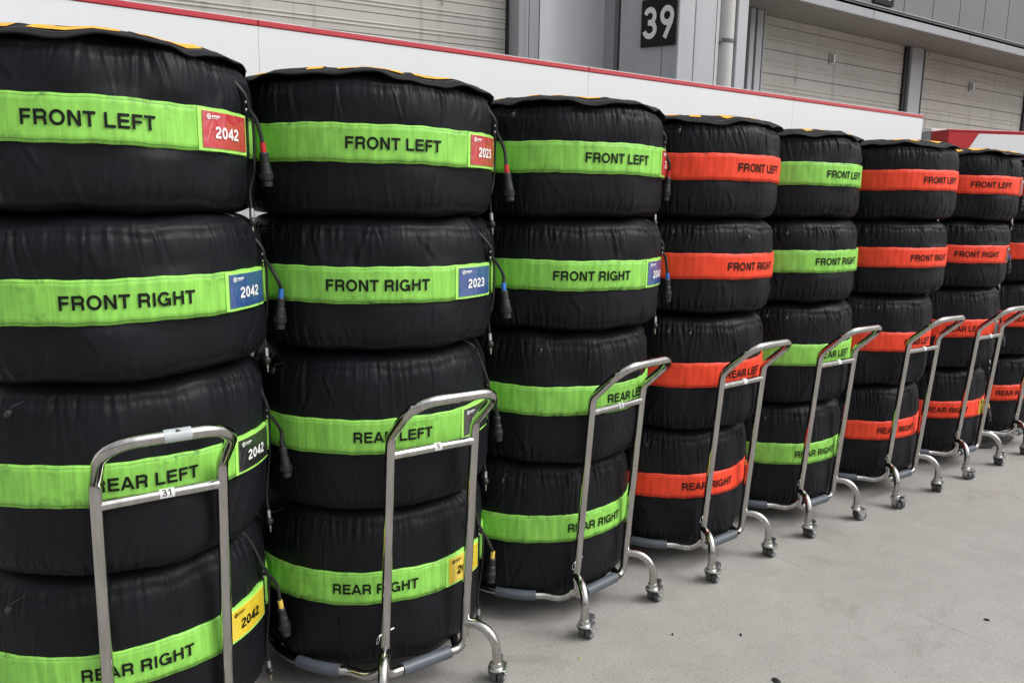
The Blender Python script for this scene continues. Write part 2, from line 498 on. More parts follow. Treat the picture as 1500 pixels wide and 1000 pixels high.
def text_polys(s, sw=None):
    """list of polygons in text space, each with a layer index; x is centred on 0, y from 0 to 1"""
    out = []; x = -text_width(s) / 2; lay = 0
    hw = (sw or SW) / 2
    for c in s:
        adv, strokes, quads = GL[c]
        for st in strokes:
            P = [Vector((x + a, b)) for a, b in st]
            Q = [P[0]]
            for p in P[1:]:                                     # drop doubled points, cut long pieces short
                d = (p - Q[-1]).length
                if d < 1e-4: continue
                k = max(1, int(d / .2)); a = Q[-1]
                Q += [a + (p - a) * (i + 1) / k for i in range(k)]
            n = len(Q); closed = (P[0] - P[-1]).length < 1e-3 and n > 8
            L_, R2 = [], []
            for i in range(n):
                a = Q[i - 1] if i > 0 else (Q[-2] if closed else Q[i])
                b = Q[i + 1] if i < n - 1 else (Q[1] if closed else Q[i])
                t = (b - a).normalized(); nn = Vector((-t.y, t.x))
                k = 1.0
                if 0 < i < n - 1:
                    t1 = (Q[i] - Q[i - 1]).normalized(); k = 1 / max(.6, abs(t1.dot(t)))
                L_.append(Q[i] + nn * hw * k); R2.append(Q[i] - nn * hw * k)
            for i in range(n - 1):
                out.append(([R2[i], R2[i + 1], L_[i + 1], L_[i]], lay))
            lay += 1
        for q in quads:
            V = [Vector((x + a, b)) for a, b in q]
            for k in range(5):
                f0, f1 = k / 5, (k + 1) / 5
                a, b_, c_, d = V
                if c in 'AN Z':
                    if c == 'A': lo = (a, b_); hi = (d, c_)
                    else: lo = (a, b_); hi = (d, c_)
                out.append(([lo[0].lerp(hi[0], f0), lo[1].lerp(hi[1], f0), lo[1].lerp(hi[1], f1), lo[0].lerp(hi[0], f1)], lay))
            lay += 1
        x += adv
    return out


def text_mesh(mb, s, cap, place, mi=0, sw=None):
    """place(x, y, layer) -> point; x, y in metres from the text's bottom centre"""
    for poly, lay in text_polys(s, sw):
        pts = [place(p.x * cap, p.y * cap, lay) for p in poly]
        mb.add(pts, [list(range(len(pts)))], mi, False)


# ------------------------------------------------------------------ covered tyres
RT = .402          # outer radius of a covered tyre
HR, HF = .5125, .4086
RI = .20          # inner radius where the flat top begins


def prof(h, n=72):
    """radius, height, normal round the padded section, from inner top over the tread to inner bottom"""
    out = []
    a, b, e = RT - RI, h / 2, 2 / 4.8
    for k in range(n + 1):
        t = PI / 2 - PI * k / n
        c, s = math.cos(t), math.sin(t)
        ee = e if s > 0 else 2 / 6.6
        r = RI + a * abs(c) ** ee; z = b + b * math.copysign(abs(s) ** ee, s)
        out.append((r, z))
    # resample evenly
    P = np.array(out); d = np.r_[0, np.cumsum(np.hypot(*np.diff(P, axis=0).T))]
    q = np.linspace(0, d[-1], n + 1)
    P = np.c_[np.interp(q, d, P[:, 0]), np.interp(q, d, P[:, 1])]
    T = np.gradient(P, axis=0); T /= np.linalg.norm(T, axis=1)[:, None]
    Nn = np.c_[-T[:, 1], T[:, 0]]
    return P, Nn, q / d[-1]


def cover_mesh(h, seed, busy=1.0, nt=820, nv=92):
    g = np.random.default_rng(seed)
    P, Nn, s = prof(h, nv)
    th = np.linspace(0, 2 * PI, nt, endpoint=False)
    TH, S = np.meshgrid(th, s, indexing='ij')
    D = np.zeros_like(TH)
    Z = np.broadcast_to(P[:, 1], D.shape) / h
    ST = s[int(np.argmax(P[:, 1] < h - .050))]; SB = s[int(np.argmax(P[:, 1] < .034))]
    SPAN = SB - ST

    def wrap(a):
        return (a + PI) % (2 * PI) - PI
    # pillow lumps
    for k in range(9):
        D += g.uniform(.0008, .0026) * np.sin(g.integers(2, 13) * TH + g.uniform(0, 6) + 9 * g.uniform(-1, 1) * S)
    # gathers falling from the upper cord channel and rising from the lower one
    for top in (1, 0):
        for k in range(int(120 * busy)):
            c, w = g.uniform(-PI, PI), g.uniform(.0055, .017)
            ln = g.uniform(.05, .20) if g.random() < .75 else g.uniform(.2, .4)
            if not top: ln *= .7
            st = ST if top else SB
            u = ((S - st) if top else (st - S)) / SPAN * .6
            env = np.exp(-np.maximum(u, 0) / ln) * np.clip(1 + u / .05, 0, 1)
            x = (wrap(TH - c - g.uniform(-.45, .45) * u)) / (w * (1 + 2.2 * np.maximum(u, 0)))
            A = g.uniform(.0008, .0044) * (1.7 if g.random() < .2 else .8) * (1 if top else .62) * (.55 + .45 * busy)
            D += A * env * (np.exp(-x * x) - .75 * np.exp(-(x - 1.6) ** 2))
    # a few long slanting creases over the bulge
    for k in range(int(44 * (1.3 - .5 * busy))):
        c, w = g.uniform(-PI, PI), g.uniform(.008, .028)
        s0, ln, sl = ST + SPAN * g.choice([g.uniform(.1, .34), g.uniform(.66, .9)]), g.uniform(.03, .08), g.uniform(-1.6, 1.6)
        x = wrap(TH - c - sl * (S - s0)) / w
        D += g.uniform(.001, .0036) * np.exp(-((S - s0) / ln) ** 2) * (np.exp(-x * x) - .7 * np.exp(-(x + 1.5) ** 2))
    # fine puckers at the two stitched channels
    ph = g.uniform(0, 6, 4)
    puck = np.sin(61 * TH + ph[0] + 3 * np.sin(5 * TH)) + .8 * np.sin(97 * TH + ph[1] + 4 * np.sin(3 * TH)) + .5 * np.sin(151 * TH + 5 * np.sin(4 * TH + ph[2]))
    amp = .6 + .4 * np.sin(4 * TH + ph[2])
    for c, q in ((ST, 1), (SB, -1)):
        D += .0019 * (.5 + .5 * busy) * puck * amp * np.exp(-((S - c - q * .012) / .040) ** 2)
        wob = .006 * np.sin(7 * TH + ph[3]) + .004 * np.sin(17 * TH)
        D -= .0042 * np.exp(-((S - c - wob) / .007) ** 2)
        D += .0022 * np.exp(-((S - c - wob + q * .016) / .010) ** 2)
    # held flat under the sewn band
    m = np.clip((np.abs(Z - .5) * h - .050) / .03, 0, 1)
    D *= .12 + .88 * m
    D = np.clip(D, -.012, .010)
    Rr = P[:, 0][None, :] + D * Nn[:, 0][None, :]
    Zz = P[:, 1][None, :] + D * Nn[:, 1][None, :] * .6
    V = np.stack([Rr * np.cos(TH), Rr * np.sin(TH), Zz], -1).reshape(-1, 3)
    i, j = np.meshgrid(np.arange(nt), np.arange(nv), indexing='ij')
    w = nv + 1
    F = np.stack([i * w + j, i * w + j + 1, ((i + 1) % nt) * w + j + 1, ((i + 1) % nt) * w + j], -1).reshape(-1, 4)
    ct, cb = len(V), len(V) + 1
    V = np.vstack([V, [[0, 0, h - .004]], [[0, 0, .004]]])
    F = F.tolist()
    for a in range(nt):
        b = (a + 1) % nt
        F.append([a * w, b * w, ct]); F.append([b * w + nv, a * w + nv, cb])
    me = bpy.data.meshes.new('cover'); me.from_pydata(V.tolist(), [], F)
    me.polygons.foreach_set('use_smooth', [True] * len(F))
    me.materials.append(M['nylon']); me.update()
    return me


def pol(r, deg, z):
    return (r * math.cos(R_(deg)), r * math.sin(R_(deg)), z)


BE = -26.5        # band end (card side), the text is centred on -90
CARD_C, CARD_H = -41.6, 13.8


def band_mesh(matl, seed):
    g = np.random.default_rng(seed)
    a0, a1 = BE + 8, BE + 360
    n = 300; th = np.linspace(a0, a1, n + 1)
    vv = [-.054, -.0535, -.036, -.018, 0, .018, .036, .0535, .054]
    V, UV, F = [], [], []
    ph = g.uniform(0, 6, 6)
    for t in th:
        tr = R_(t)
        for k, v in enumerate(vv):
            w = .0009 * math.sin(23 * tr + ph[0] + 30 * v) + .0008 * math.sin(41 * tr + ph[1] - 60 * v) + .0006 * math.sin(77 * tr + ph[2])
            r = RT + .0058 + w * (1 - (v / .054) ** 2 * .4)
            if k in (0, len(vv) - 1): r = RT - .006
            e = .0012 * math.sin(9 * tr + ph[3]) + .0008 * math.sin(31 * tr + ph[4])
            V.append(pol(r, t, v + e)); UV.append((R_(t) * RT, v))
    m = len(vv)
    for i in range(n):
        for k in range(m - 1):
            F.append((i * m + k, (i + 1) * m + k, (i + 1) * m + k + 1, i * m + k + 1))
    # turned-in ends
    for i in (0, n):
        b = len(V)
        for k, v in enumerate(vv):
            V.append(pol(RT - .006, th[i], v)); UV.append((R_(th[i]) * RT, v))
        for k in range(m - 1):
            q = (i * m + k, i * m + k + 1, b + k + 1, b + k)
            F.append(q if i == 0 else q[::-1])
    me = bpy.data.meshes.new('band'); me.from_pydata(V, [], F)
    uv = me.uv_layers.new(name='UVMap')
    for lp in me.loops: uv.data[lp.index].uv = UV[lp.vertex_index]
    me.polygons.foreach_set('use_smooth', [True] * len(F))
    me.materials.append(matl); me.update()
    return me


def lettering_mesh(s):
    mb = MB(); cap = .034
    text_mesh(mb, s, cap, lambda x, y, l: pol(RT + .0080 + l * .00006, -90 + math.degrees(x * .935 / RT), y - cap / 2))
    return mb.mesh('lettering', M['ink'])


def curved_sheet(mb, a0, a1, z0, z1, r, mi=0, edge=.003, n=14, wav=0.0, ph=0.0):
    V = []
    for i in range(n + 1):
        a = a0 + (a1 - a0) * i / n
        rr = r + wav * math.sin(i * 1.1 + ph)
        V += [pol(rr - edge, a, z0), pol(rr, a, z0), pol(rr, a, z1), pol(rr - edge, a, z1)]
    F = []
    for i in range(n):
        for k in range(3):
            F.append((i * 4 + k, (i + 1) * 4 + k, (i + 1) * 4 + k + 1, i * 4 + k + 1))
    F += [(0, 1, 2, 3), (n * 4 + 3, n * 4 + 2, n * 4 + 1, n * 4)]
    mb.add(V, F, mi, False)


def sleeve_mesh(matl):
    mb = MB()
    curved_sheet(mb, CARD_C - CARD_H, CARD_C + CARD_H, -.0515, .0515, RT + .0088, edge=.004)
    return mb.mesh('card_sleeve', matl)


def card_mesh(c):
    mb = MB()
    curved_sheet(mb, CARD_C - CARD_H + 1.6, CARD_C + CARD_H - 1.3, -.044, .0445, RT + .0112, edge=.003, wav=.0004, ph=c.count('e'))
    mats = [M[c]]
    if c == 'blue2':
        mats = None
    return mb.mesh('card', mats)


def number_mesh(s, c):
    mb = MB(); cap = .0295
    text_mesh(mb, s, cap, lambda x, y, l: pol(RT + .0134 + l * .00006, CARD_C - .4 + math.degrees(x / RT), y - cap / 2 - .005), sw=.19)
    return mb.mesh('number', M[c])


def emblem_mesh(c):
    """small ring with a slash and two lines of tiny type"""
    mb = MB(); r = RT + .0134
    ca, cz = CARD_C - 9.6, .031
    n = 20
    P = lambda x, y, k=0: pol(r + k * .0001, ca + math.degrees(x / RT), cz + y)
    for i in range(n):
        a, b = 2 * PI * i / n, 2 * PI * (i + 1) / n
        mb.add([P(.0048 * math.cos(a), .0048 * math.sin(a)), P(.0068 * math.cos(a), .0068 * math.sin(a)),
                P(.0068 * math.cos(b), .0068 * math.sin(b)), P(.0048 * math.cos(b), .0048 * math.sin(b))], [(0, 1, 2, 3)])
    mb.add([P(-.0022, -.005, 1), P(-.0002, -.005, 1), P(.002, .005, 1), P(0, .005, 1)], [(0, 1, 2, 3)])
    mb.add([P(-.004, -.0008, 2), P(.004, -.0008, 2), P(.004, .0010, 2), P(-.004, .0010, 2)], [(0, 1, 2, 3)])
    x = .0095
    for w in (.003, .0022, .0026, .0022, .003, .002, .0024, .0022, .0026):
        mb.add([P(x, -.0002), P(x + w, -.0002), P(x + w, .0042), P(x, .0042)], [(0, 1, 2, 3)])
        x += w + .0006
    x = .0095
    for w in (.004, .0036, .0034, .0042, .003):
        mb.add([P(x, -.0040), P(x + w, -.0040), P(x + w, -.0026), P(x, -.0026)], [(0, 1, 2, 3)])
        x += w + .0009
    return mb.mesh('emblem', M[c])


def cable_meshes(h, seed):
    """power lead with its plug; air line with its fitting"""
    g = random.Random(seed); q = lambda a: g.uniform(-a, a)
    mid = h / 2
    c0 = BE + .5
    k = [pol(.300, c0 - 14, h + .004), pol(.352, c0 - 9, h - .012), pol(.383, c0 - 5 + q(1), h - .055), pol(RT + .012, c0 - 2.2, mid + .105),
         pol(RT + .014, c0 + .6, mid + .072), pol(RT + .026, c0 + 3.2, mid + .048), pol(RT + .040 + q(.006), c0 + 5 + q(1.2), mid + .012 + q(.008)),
         pol(RT + .045 + q(.008), c0 + 5.4 + q(1.5), mid - .022 + q(.012))]
    cab = MB().tube(curve_pts(k, 49), .0054, 10)
    e = Vector(k[-1]); d = Vector((q(.16), q(.16), -1)).normalized()
    colr = MB().lathe([(0, 0), (.0078, 0), (.0078, .026), (0, .026)], e, d, 14)
    p0 = e + d * .0262
    plug = MB().lathe([(0, 0), (.0105, 0), (.0125, .003), (.0125, .030), (.0142, .032), (.0160, .052), (.0162, .054)], p0, d, 20)
    plug.lathe([(.0162, .054), (.0172, .055), (.0172, .074), (.0150, .076), (.0135, .078), (.0150, .079), (.0150, .092), (.010, .094), (0, .094)], p0, d, 20)
    U = d.cross(Vector((1, 0, 0))).normalized(); W = d.cross(U)
    for i in range(16):
        a = 2 * PI * i / 16
        n_ = U * math.cos(a) + W * math.sin(a); t_ = d.cross(n_)
        o = p0 + d * .057 + n_ * .0172
        plug.add([o - t_ * .0012, o + t_ * .0012, o + t_ * .0012 + d * .014, o - t_ * .0012 + d * .014,
                  o - t_ * .0008 + n_ * .0012, o + t_ * .0008 + n_ * .0012, o + t_ * .0008 + n_ * .0012 + d * .014, o - t_ * .0008 + n_ * .0012 + d * .014],
                 [(4, 5, 6, 7), (0, 1, 5, 4), (1, 2, 6, 5), (2, 3, 7, 6), (3, 0, 4, 7)])
    bot = .012
    hk = [pol(RT - .01, c0 + 2.0, mid + .10), pol(RT + .008, c0 + 7.0, mid + .06), pol(RT + .010, c0 + 9.4, mid), pol(RT + .006, c0 + 9.4, mid - .09),
          pol(RT - .004, c0 + 7.4 + q(.6), bot + .05), pol(RT + .000, c0 + 6.0, bot)]
    hose = MB().tube(curve_pts(hk, 40), .0037, 8)
    e = Vector(hk[-1]); d = Vector((q(.1), q(.1), -1)).normalized()
    fit = MB().lathe([(0, 0), (.0068, 0), (.0068, .024), (.0052, .026)], e, d, 14, 0)
    fit.lathe([(.0052, .026), (.0085, .028), (.0115, .034), (.0115, .042), (.0075, .046), (.006, .050)], e, d, 16, 1)
    fit.lathe([(.006, .050), (.0042, .051), (.0042, .062), (.0028, .063), (.0028, .072), (0, .073)], e, d, 12, 2)
    # press-stud tab that holds the lead above the card
    tab = MB()
    for (z, s) in ((mid + .088, .011), (mid + .068, .008)):
        V = [pol(RT + .004, c0 - 2.6, z - s), pol(RT + .004, c0 + 1.2, z - s), pol(RT + .004, c0 + 1.2, z + s), pol(RT + .004, c0 - 2.6, z + s)]
        V += [tuple(x * 1.018 if i < 2 else x for i, x in enumerate(p)) for p in V]
        tab.add(V, [(4, 5, 6, 7), (0, 1, 5, 4), (1, 2, 6, 5), (2, 3, 7, 6), (3, 0, 4, 7)], 0)
        o = Vector(pol(RT + .0115, c0 - 1.6, z)); ax = Vector((math.cos(R_(c0 - 1.6)), math.sin(R_(c0 - 1.6)), 0))
        tab.lathe([(.0045, 0), (.0045, .0015), (.0025, .003), (0, .003)], o, ax, 12, 1)
    return (cab.mesh('power_cable', M['rubber']), colr, plug.mesh('plug', M['plugm']), hose.mesh('air_hose', M['rubber']),
            fit.mesh('hose_fitting', [M['alu'], M['plugm'], M['brass']]), tab.mesh('stud_tab', [M['nylon'], M['alu']]))


def toggle_mesh(h, deg, hang, sl):
    mb = MB()
    z = h - .060 - hang
    k = [pol(.352, deg - sl * .4, h - .012), pol(.374, deg, h - .040), pol(RT + .010, deg + sl, z + .012), pol(RT + .013, deg + sl * 1.3, z)]
    mb.tube(curve_pts(k, 15), .0011, 6)
    d = (Vector(k[-1]) - Vector(k[-2])).normalized()
    mb.lathe([(0, -.004), (.005, -.003), (.0075, .003), (.0075, .011), (.0055, .015)], k[-1], d, 12)
    mb.lathe([(.0055, .015), (.0035, .0155), (0, .0155)], k[-1], d, 12, 1)
    return mb.mesh('cord_toggle', [M['plugm'], M['zinc']])


LID_R = .401


def lid_z(r, t, ph):
    """height of the slack lid above the tyre's top plane"""
    x = np.clip((r - .20) / (LID_R - .20), 0, 1)
    dip = -.034 * x ** 3.2
    wav = (.0050 * np.sin(5 * t + ph[0]) + .0052 * np.sin(9 * t + ph[1]) + .0032 * np.sin(17 * t + ph[2]) + .005 * np.sin(2 * t + ph[2]) + .0022 * np.sin(29 * t + ph[3] + 9 * x) * (.5 + .5 * np.sin(4 * t + ph[4]))) * x ** 2.5
    wav = wav + .0035 * np.sin(11 * x + 3 * t + ph[0]) * np.sin(5 * t + ph[3]) * x * (1 - x) * 3
    return .014 + dip + wav


def lid_meshes(h, seed, word_at):
    g = np.random.default_rng(seed); ph = g.uniform(0, 6, 5)
    nt, nr = 240, 26
    rr = lambda x, t: x * (1 + (.016 * math.sin(3 * t + ph[3]) + .010 * math.sin(7 * t + ph[4])) * (x / LID_R) ** 3)
    rad = np.linspace(.01, LID_R, nr)
    V, F, mi = [], [], []
    def ring(x, dz):
        b = len(V)
        for i in range(nt):
            t = 2 * PI * i / nt
            r = rr(x, t)
            V.append((r * math.cos(t), r * math.sin(t), h + float(lid_z(x, t, ph)) + dz * .6))
        return b
    rings = [ring(x, 0) for x in rad] + [ring(LID_R + .004, -.005), ring(LID_R, -.010), ring(LID_R - .035, -.012)]
    st = nr - 4
    for a, (b0, b1) in enumerate(zip(rings[:-1], rings[1:])):
        for i in range(nt):
            j = (i + 1) % nt
            F.append((b0 + i, b1 + i, b1 + j, b0 + j)); mi.append(0)
    V.append((0, 0, h + .014)); c = len(V) - 1
    for i in range(nt):
        F.append((rings[0] + i, rings[0] + (i + 1) % nt, c)); mi.append(0)
    # white stitching as short raised dashes
    x = LID_R - .022
    for i in range(0, 420):
        if (i // 23) % 3 == 2 and g.random() < .7: continue
        t0 = 2 * PI * i / 420; t1 = t0 + 2 * PI / 420 * .55
        b = len(V)
        for t, dr in ((t0, 0), (t1, 0), (t1, .0009), (t0, .0009)):
            r = rr(x + dr, t); V.append((r * math.cos(t), r * math.sin(t), h + float(lid_z(x + dr, t, ph)) + .0012))
        F.append((b, b + 3, b + 2, b + 1)); mi.append(1)
    me = bpy.data.meshes.new('lid'); me.from_pydata(V, [], F)
    me.materials.append(M['lid']); me.materials.append(M['tape'])
    me.polygons.foreach_set('material_index', mi); me.polygons.foreach_set('use_smooth', [m == 0 for m in mi]); me.update()
    cap, stretch = .150, 1.45
    letters = []
    for word, at, r0 in word_at:
        x = -text_width(word) / 2
        for ch in word:
            w = GL[ch][0]; xo = (x + w / 2) * cap; x += w
            mb = MB()
            def place(px, py, l):
                t = R_(at) + (px + xo) * stretch / .33
                q = r0 - py
                r = rr(q, t)
                return (r * math.cos(t), r * math.sin(t), h + float(lid_z(q, t, ph)) + .0022 + l * .00006)
            text_mesh(mb, ch, cap, place, sw=.20)
            letters.append(mb.mesh('lid_letter', M['amber']))
    return me, letters


BUSY = (.62, .75, 1.05, 1.25, 1.0)
covers = {'f': [cover_mesh(HF, 40 + k, BUSY[k]) for k in range(5)], 'r': [cover_mesh(HR, 60 + k, BUSY[k]) for k in range(5)]}
bands = {c: [band_mesh(M[c], 5 + k) for k in range(2)] for c in ('lime', 'orange')}
words = {w: lettering_mesh(w) for w in ('FRONT LEFT', 'FRONT RIGHT', 'REAR LEFT', 'REAR RIGHT')}
sleeves = {'lime': sleeve_mesh(M['sleeve_lime']), 'orange': sleeve_mesh(M['sleeve_orange'])}
cards = {c: card_mesh(c) for c in ('red', 'blue', 'black', 'yellow', 'grey')}
numbers = {}
emblems = {c: emblem_mesh(c) for c in ('white', 'ink')}
cables = {(k, s): cable_meshes(h, s) for k, h in (('f', HF), ('r', HR)) for s in (1, 2, 3, 4)}
collars = {(ks, c): cables[ks][1].mesh('collar', M[c]) for ks in cables for c in ('redc', 'bluec', 'yellowc', 'blackc')}
tog = {(k, i): toggle_mesh(h, d, hg, sl) for k, h in (('f', HF), ('r', HR))
       for i, (d, hg, sl) in enumerate(((-128, .006, -3), (-101, .016, 1.5), (-142, .0, -2), (-84, .010, 2)))}

# centres of the covered tyres, top to bottom of each stack, and where the print faces
Z4 = [1.7648, 1.3563, .8958, .3835]
STACK = {
 1: dict(c='lime', xy=[(.2444, -.1834), (.265, -.1774), (.2589, -.1514), (.252, -.1224)], a=[-99.2, -92.0, -88.5, -94.2]),
 2: dict(c='lime', xy=[(1.0583, -.1392), (1.0708, -.1279), (1.0686, -.1045), (1.0668, -.0788)], a=[-104.0, -112.0, -105.5, -113.0]),
 3: dict(c='lime', xy=[(1.8803, -.0828), (1.8927, -.0714), (1.8774, -.0394), (1.8455, .0059)], a=[-96.3, -109.2, -76.5, -87.5]),
 4: dict(c='orange', xy=[(2.6599, -.0051), (2.673, .0058), (2.671, .0291), (2.6493, .0677)], a=[-87.0, -88.0, -85.5, -101.5]),
 5: dict(c='lime', xy=[(3.4267, .0987), (3.4556, .0993), (3.4776, .1069), (3.4791, .1304)], a=[-90.0, -94.0, -91.5, -98.3]),
 6: dict(c='orange', xy=[(4.2841, .066), (4.2846, .0852), (4.2633, .1211), (4.2719, .1399)], a=[-96.8, -96.8, -91.5, -102.5]),
 7: dict(c='orange', xy=[(5.1345, .1196), (5.124, .146), (5.1367, .1596), (5.1284, .1895)], a=[-116.5, -117.0, -119.5, -122.8]),
 8: dict(c='orange', xy=[(5.96, .16), (5.96, .18), (5.96, .205), (5.95, .235)], a=[-108, -108, -112, -112]),
}
POS = ('FRONT LEFT', 'FRONT RIGHT', 'REAR LEFT', 'REAR RIGHT')
CARD = {1: ('red', 'blue', 'black', 'yellow'), 2: ('red', 'blue', 'black', 'yellow'), 3: ('red', 'blue', 'black', 'yellow'),
        7: ('grey', 'black', 'black', 'yellow'), 8: ('grey', 'black', 'black', 'yellow')}
NUM = {1: '2042', 2: '2023', 3: '2041'}
WHICH = {1: 'in the leftmost stack', 2: 'in the second stack from the left', 3: 'in the third stack from the left',
         4: 'in the fourth stack from the left', 5: 'in the fifth stack from the left', 6: 'in the sixth stack from the left',
         7: 'in the seventh stack from the left', 8: 'in the farthest stack at right edge'}
TOGS = {(1, 2): (2, 0), (1, 3): (0,), (2, 1): (2,), (2, 2): (2,), (2, 3): (2,), (3, 0): (2,), (3, 1): (2,), (3, 2): (2,), (3, 3): (2,),
        (4, 0): (2,), (4, 1): (1, 2), (4, 2): (2, 0), (4, 3): (0,), (5, 1): (0,), (5, 2): (0, 2), (5, 3): (0,), (6, 0): (1,), (6, 1): (2,), (6, 2): (2, 0),
        (8, 1): (2,), (8, 2): (0,)}
LIDW = {1: [('PIRELLI', -98, .372)], 2: [('PIRELLI', -104, .366)], 3: [('PIRELLI', -118, .358)], 5: [('PIRELLI', -100, .350)], 6: [('PIRELLI', -70, .360)], 4: [('PIRELLI', -92, .364)], 7: [('PIRELLI', -100, .378)]}
cnt = 0
for si, S in STACK.items():
    for ti in range(4):
        kind = 'f' if ti < 2 else 'r'; h = HF if ti < 2 else HR
        x, y = S['xy'][ti]; x -= .0052; y += .0248; a = S['a'][ti] + ((2.0, .6, -.4, .6)[ti] if si == 1 else 1.5)
        ctx = 'lime' if S['c'] == 'lime' else 'red-orange'
        lab = f"black covered tyre with {ctx} {POS[ti]} band, {WHICH[si]}"
        t = empty('covered_tyre', (x, y, Z4[ti] - h / 2), R_(a + 90), lab, 'tyre', 'covered tyres stacked on trolleys')
        if si == 2 and ti < 2:          # these two covers are padded a little fatter
            t.scale = (1.024, 1.024, 1); t.location.x -= .0029; t.location.y += .0138
        t.rotation_euler = (R_(rng.uniform(-.7, .7)), R_(rng.uniform(-.7, .7)), R_(a + 90))
        cv = obj('cover', covers[kind][(si + ti) % 2 if si <= 2 else 2 + (si * 2 + ti) % 3], t)
        cv.rotation_euler = (0, 0, R_((si * 77 + ti * 131) % 360)); cv.scale = (1, 1, 1.014); cv.location = (0, 0, -.007 * h)
        if ti == 3:
            cv.scale = (1, 1, .556 / HR); cv.location = (0, 0, -.0385)
        bd = obj('band', bands[S['c']][(si + ti) % 2], t); bd.location = (0, 0, h / 2)
        obj('lettering', words[POS[ti]], bd)
        if si in CARD:
            cc = CARD[si][ti]
            sl = obj('card_sleeve', sleeves[S['c']], t); sl.location = (0, 0, h / 2)
            obj('card', cards[cc], sl)
            ik = 'ink' if cc == 'yellow' else 'white'
            obj('emblem', emblems[ik], sl)
            if si in NUM:
                if (NUM[si], ik) not in numbers: numbers[(NUM[si], ik)] = number_mesh(NUM[si], ik)
                obj('number', numbers[(NUM[si], ik)], sl)
        ks = (kind, 1 + (si * 3 + ti * 2 + ti // 2) % 4)
        cm = cables[ks]
        cb = obj('power_cable', cm[0], t)
        obj('collar', collars[(ks, ('redc', 'bluec', 'blackc', 'yellowc')[ti])], cb); obj('plug', cm[2], cb)
        ho = obj('air_hose', cm[3], t); obj('hose_fitting', cm[4], ho)
        obj('stud_tab', cm[5], t)
        for k in TOGS.get((si, ti), ()):
            obj('cord_toggle', tog[(kind, k)], t)
        if ti == 0:
            lm, lt = lid_meshes(h, 300 + si, LIDW.get(si, [('PIRELLI', -112 + 9 * si, .345)]))
            ld = obj('lid', lm, t)
            for q in lt: obj('lid_letter', q, ld)

# ------------------------------------------------------------------ trolleys
TR = .0158
PB, PQ = (.15, .384), (.438)


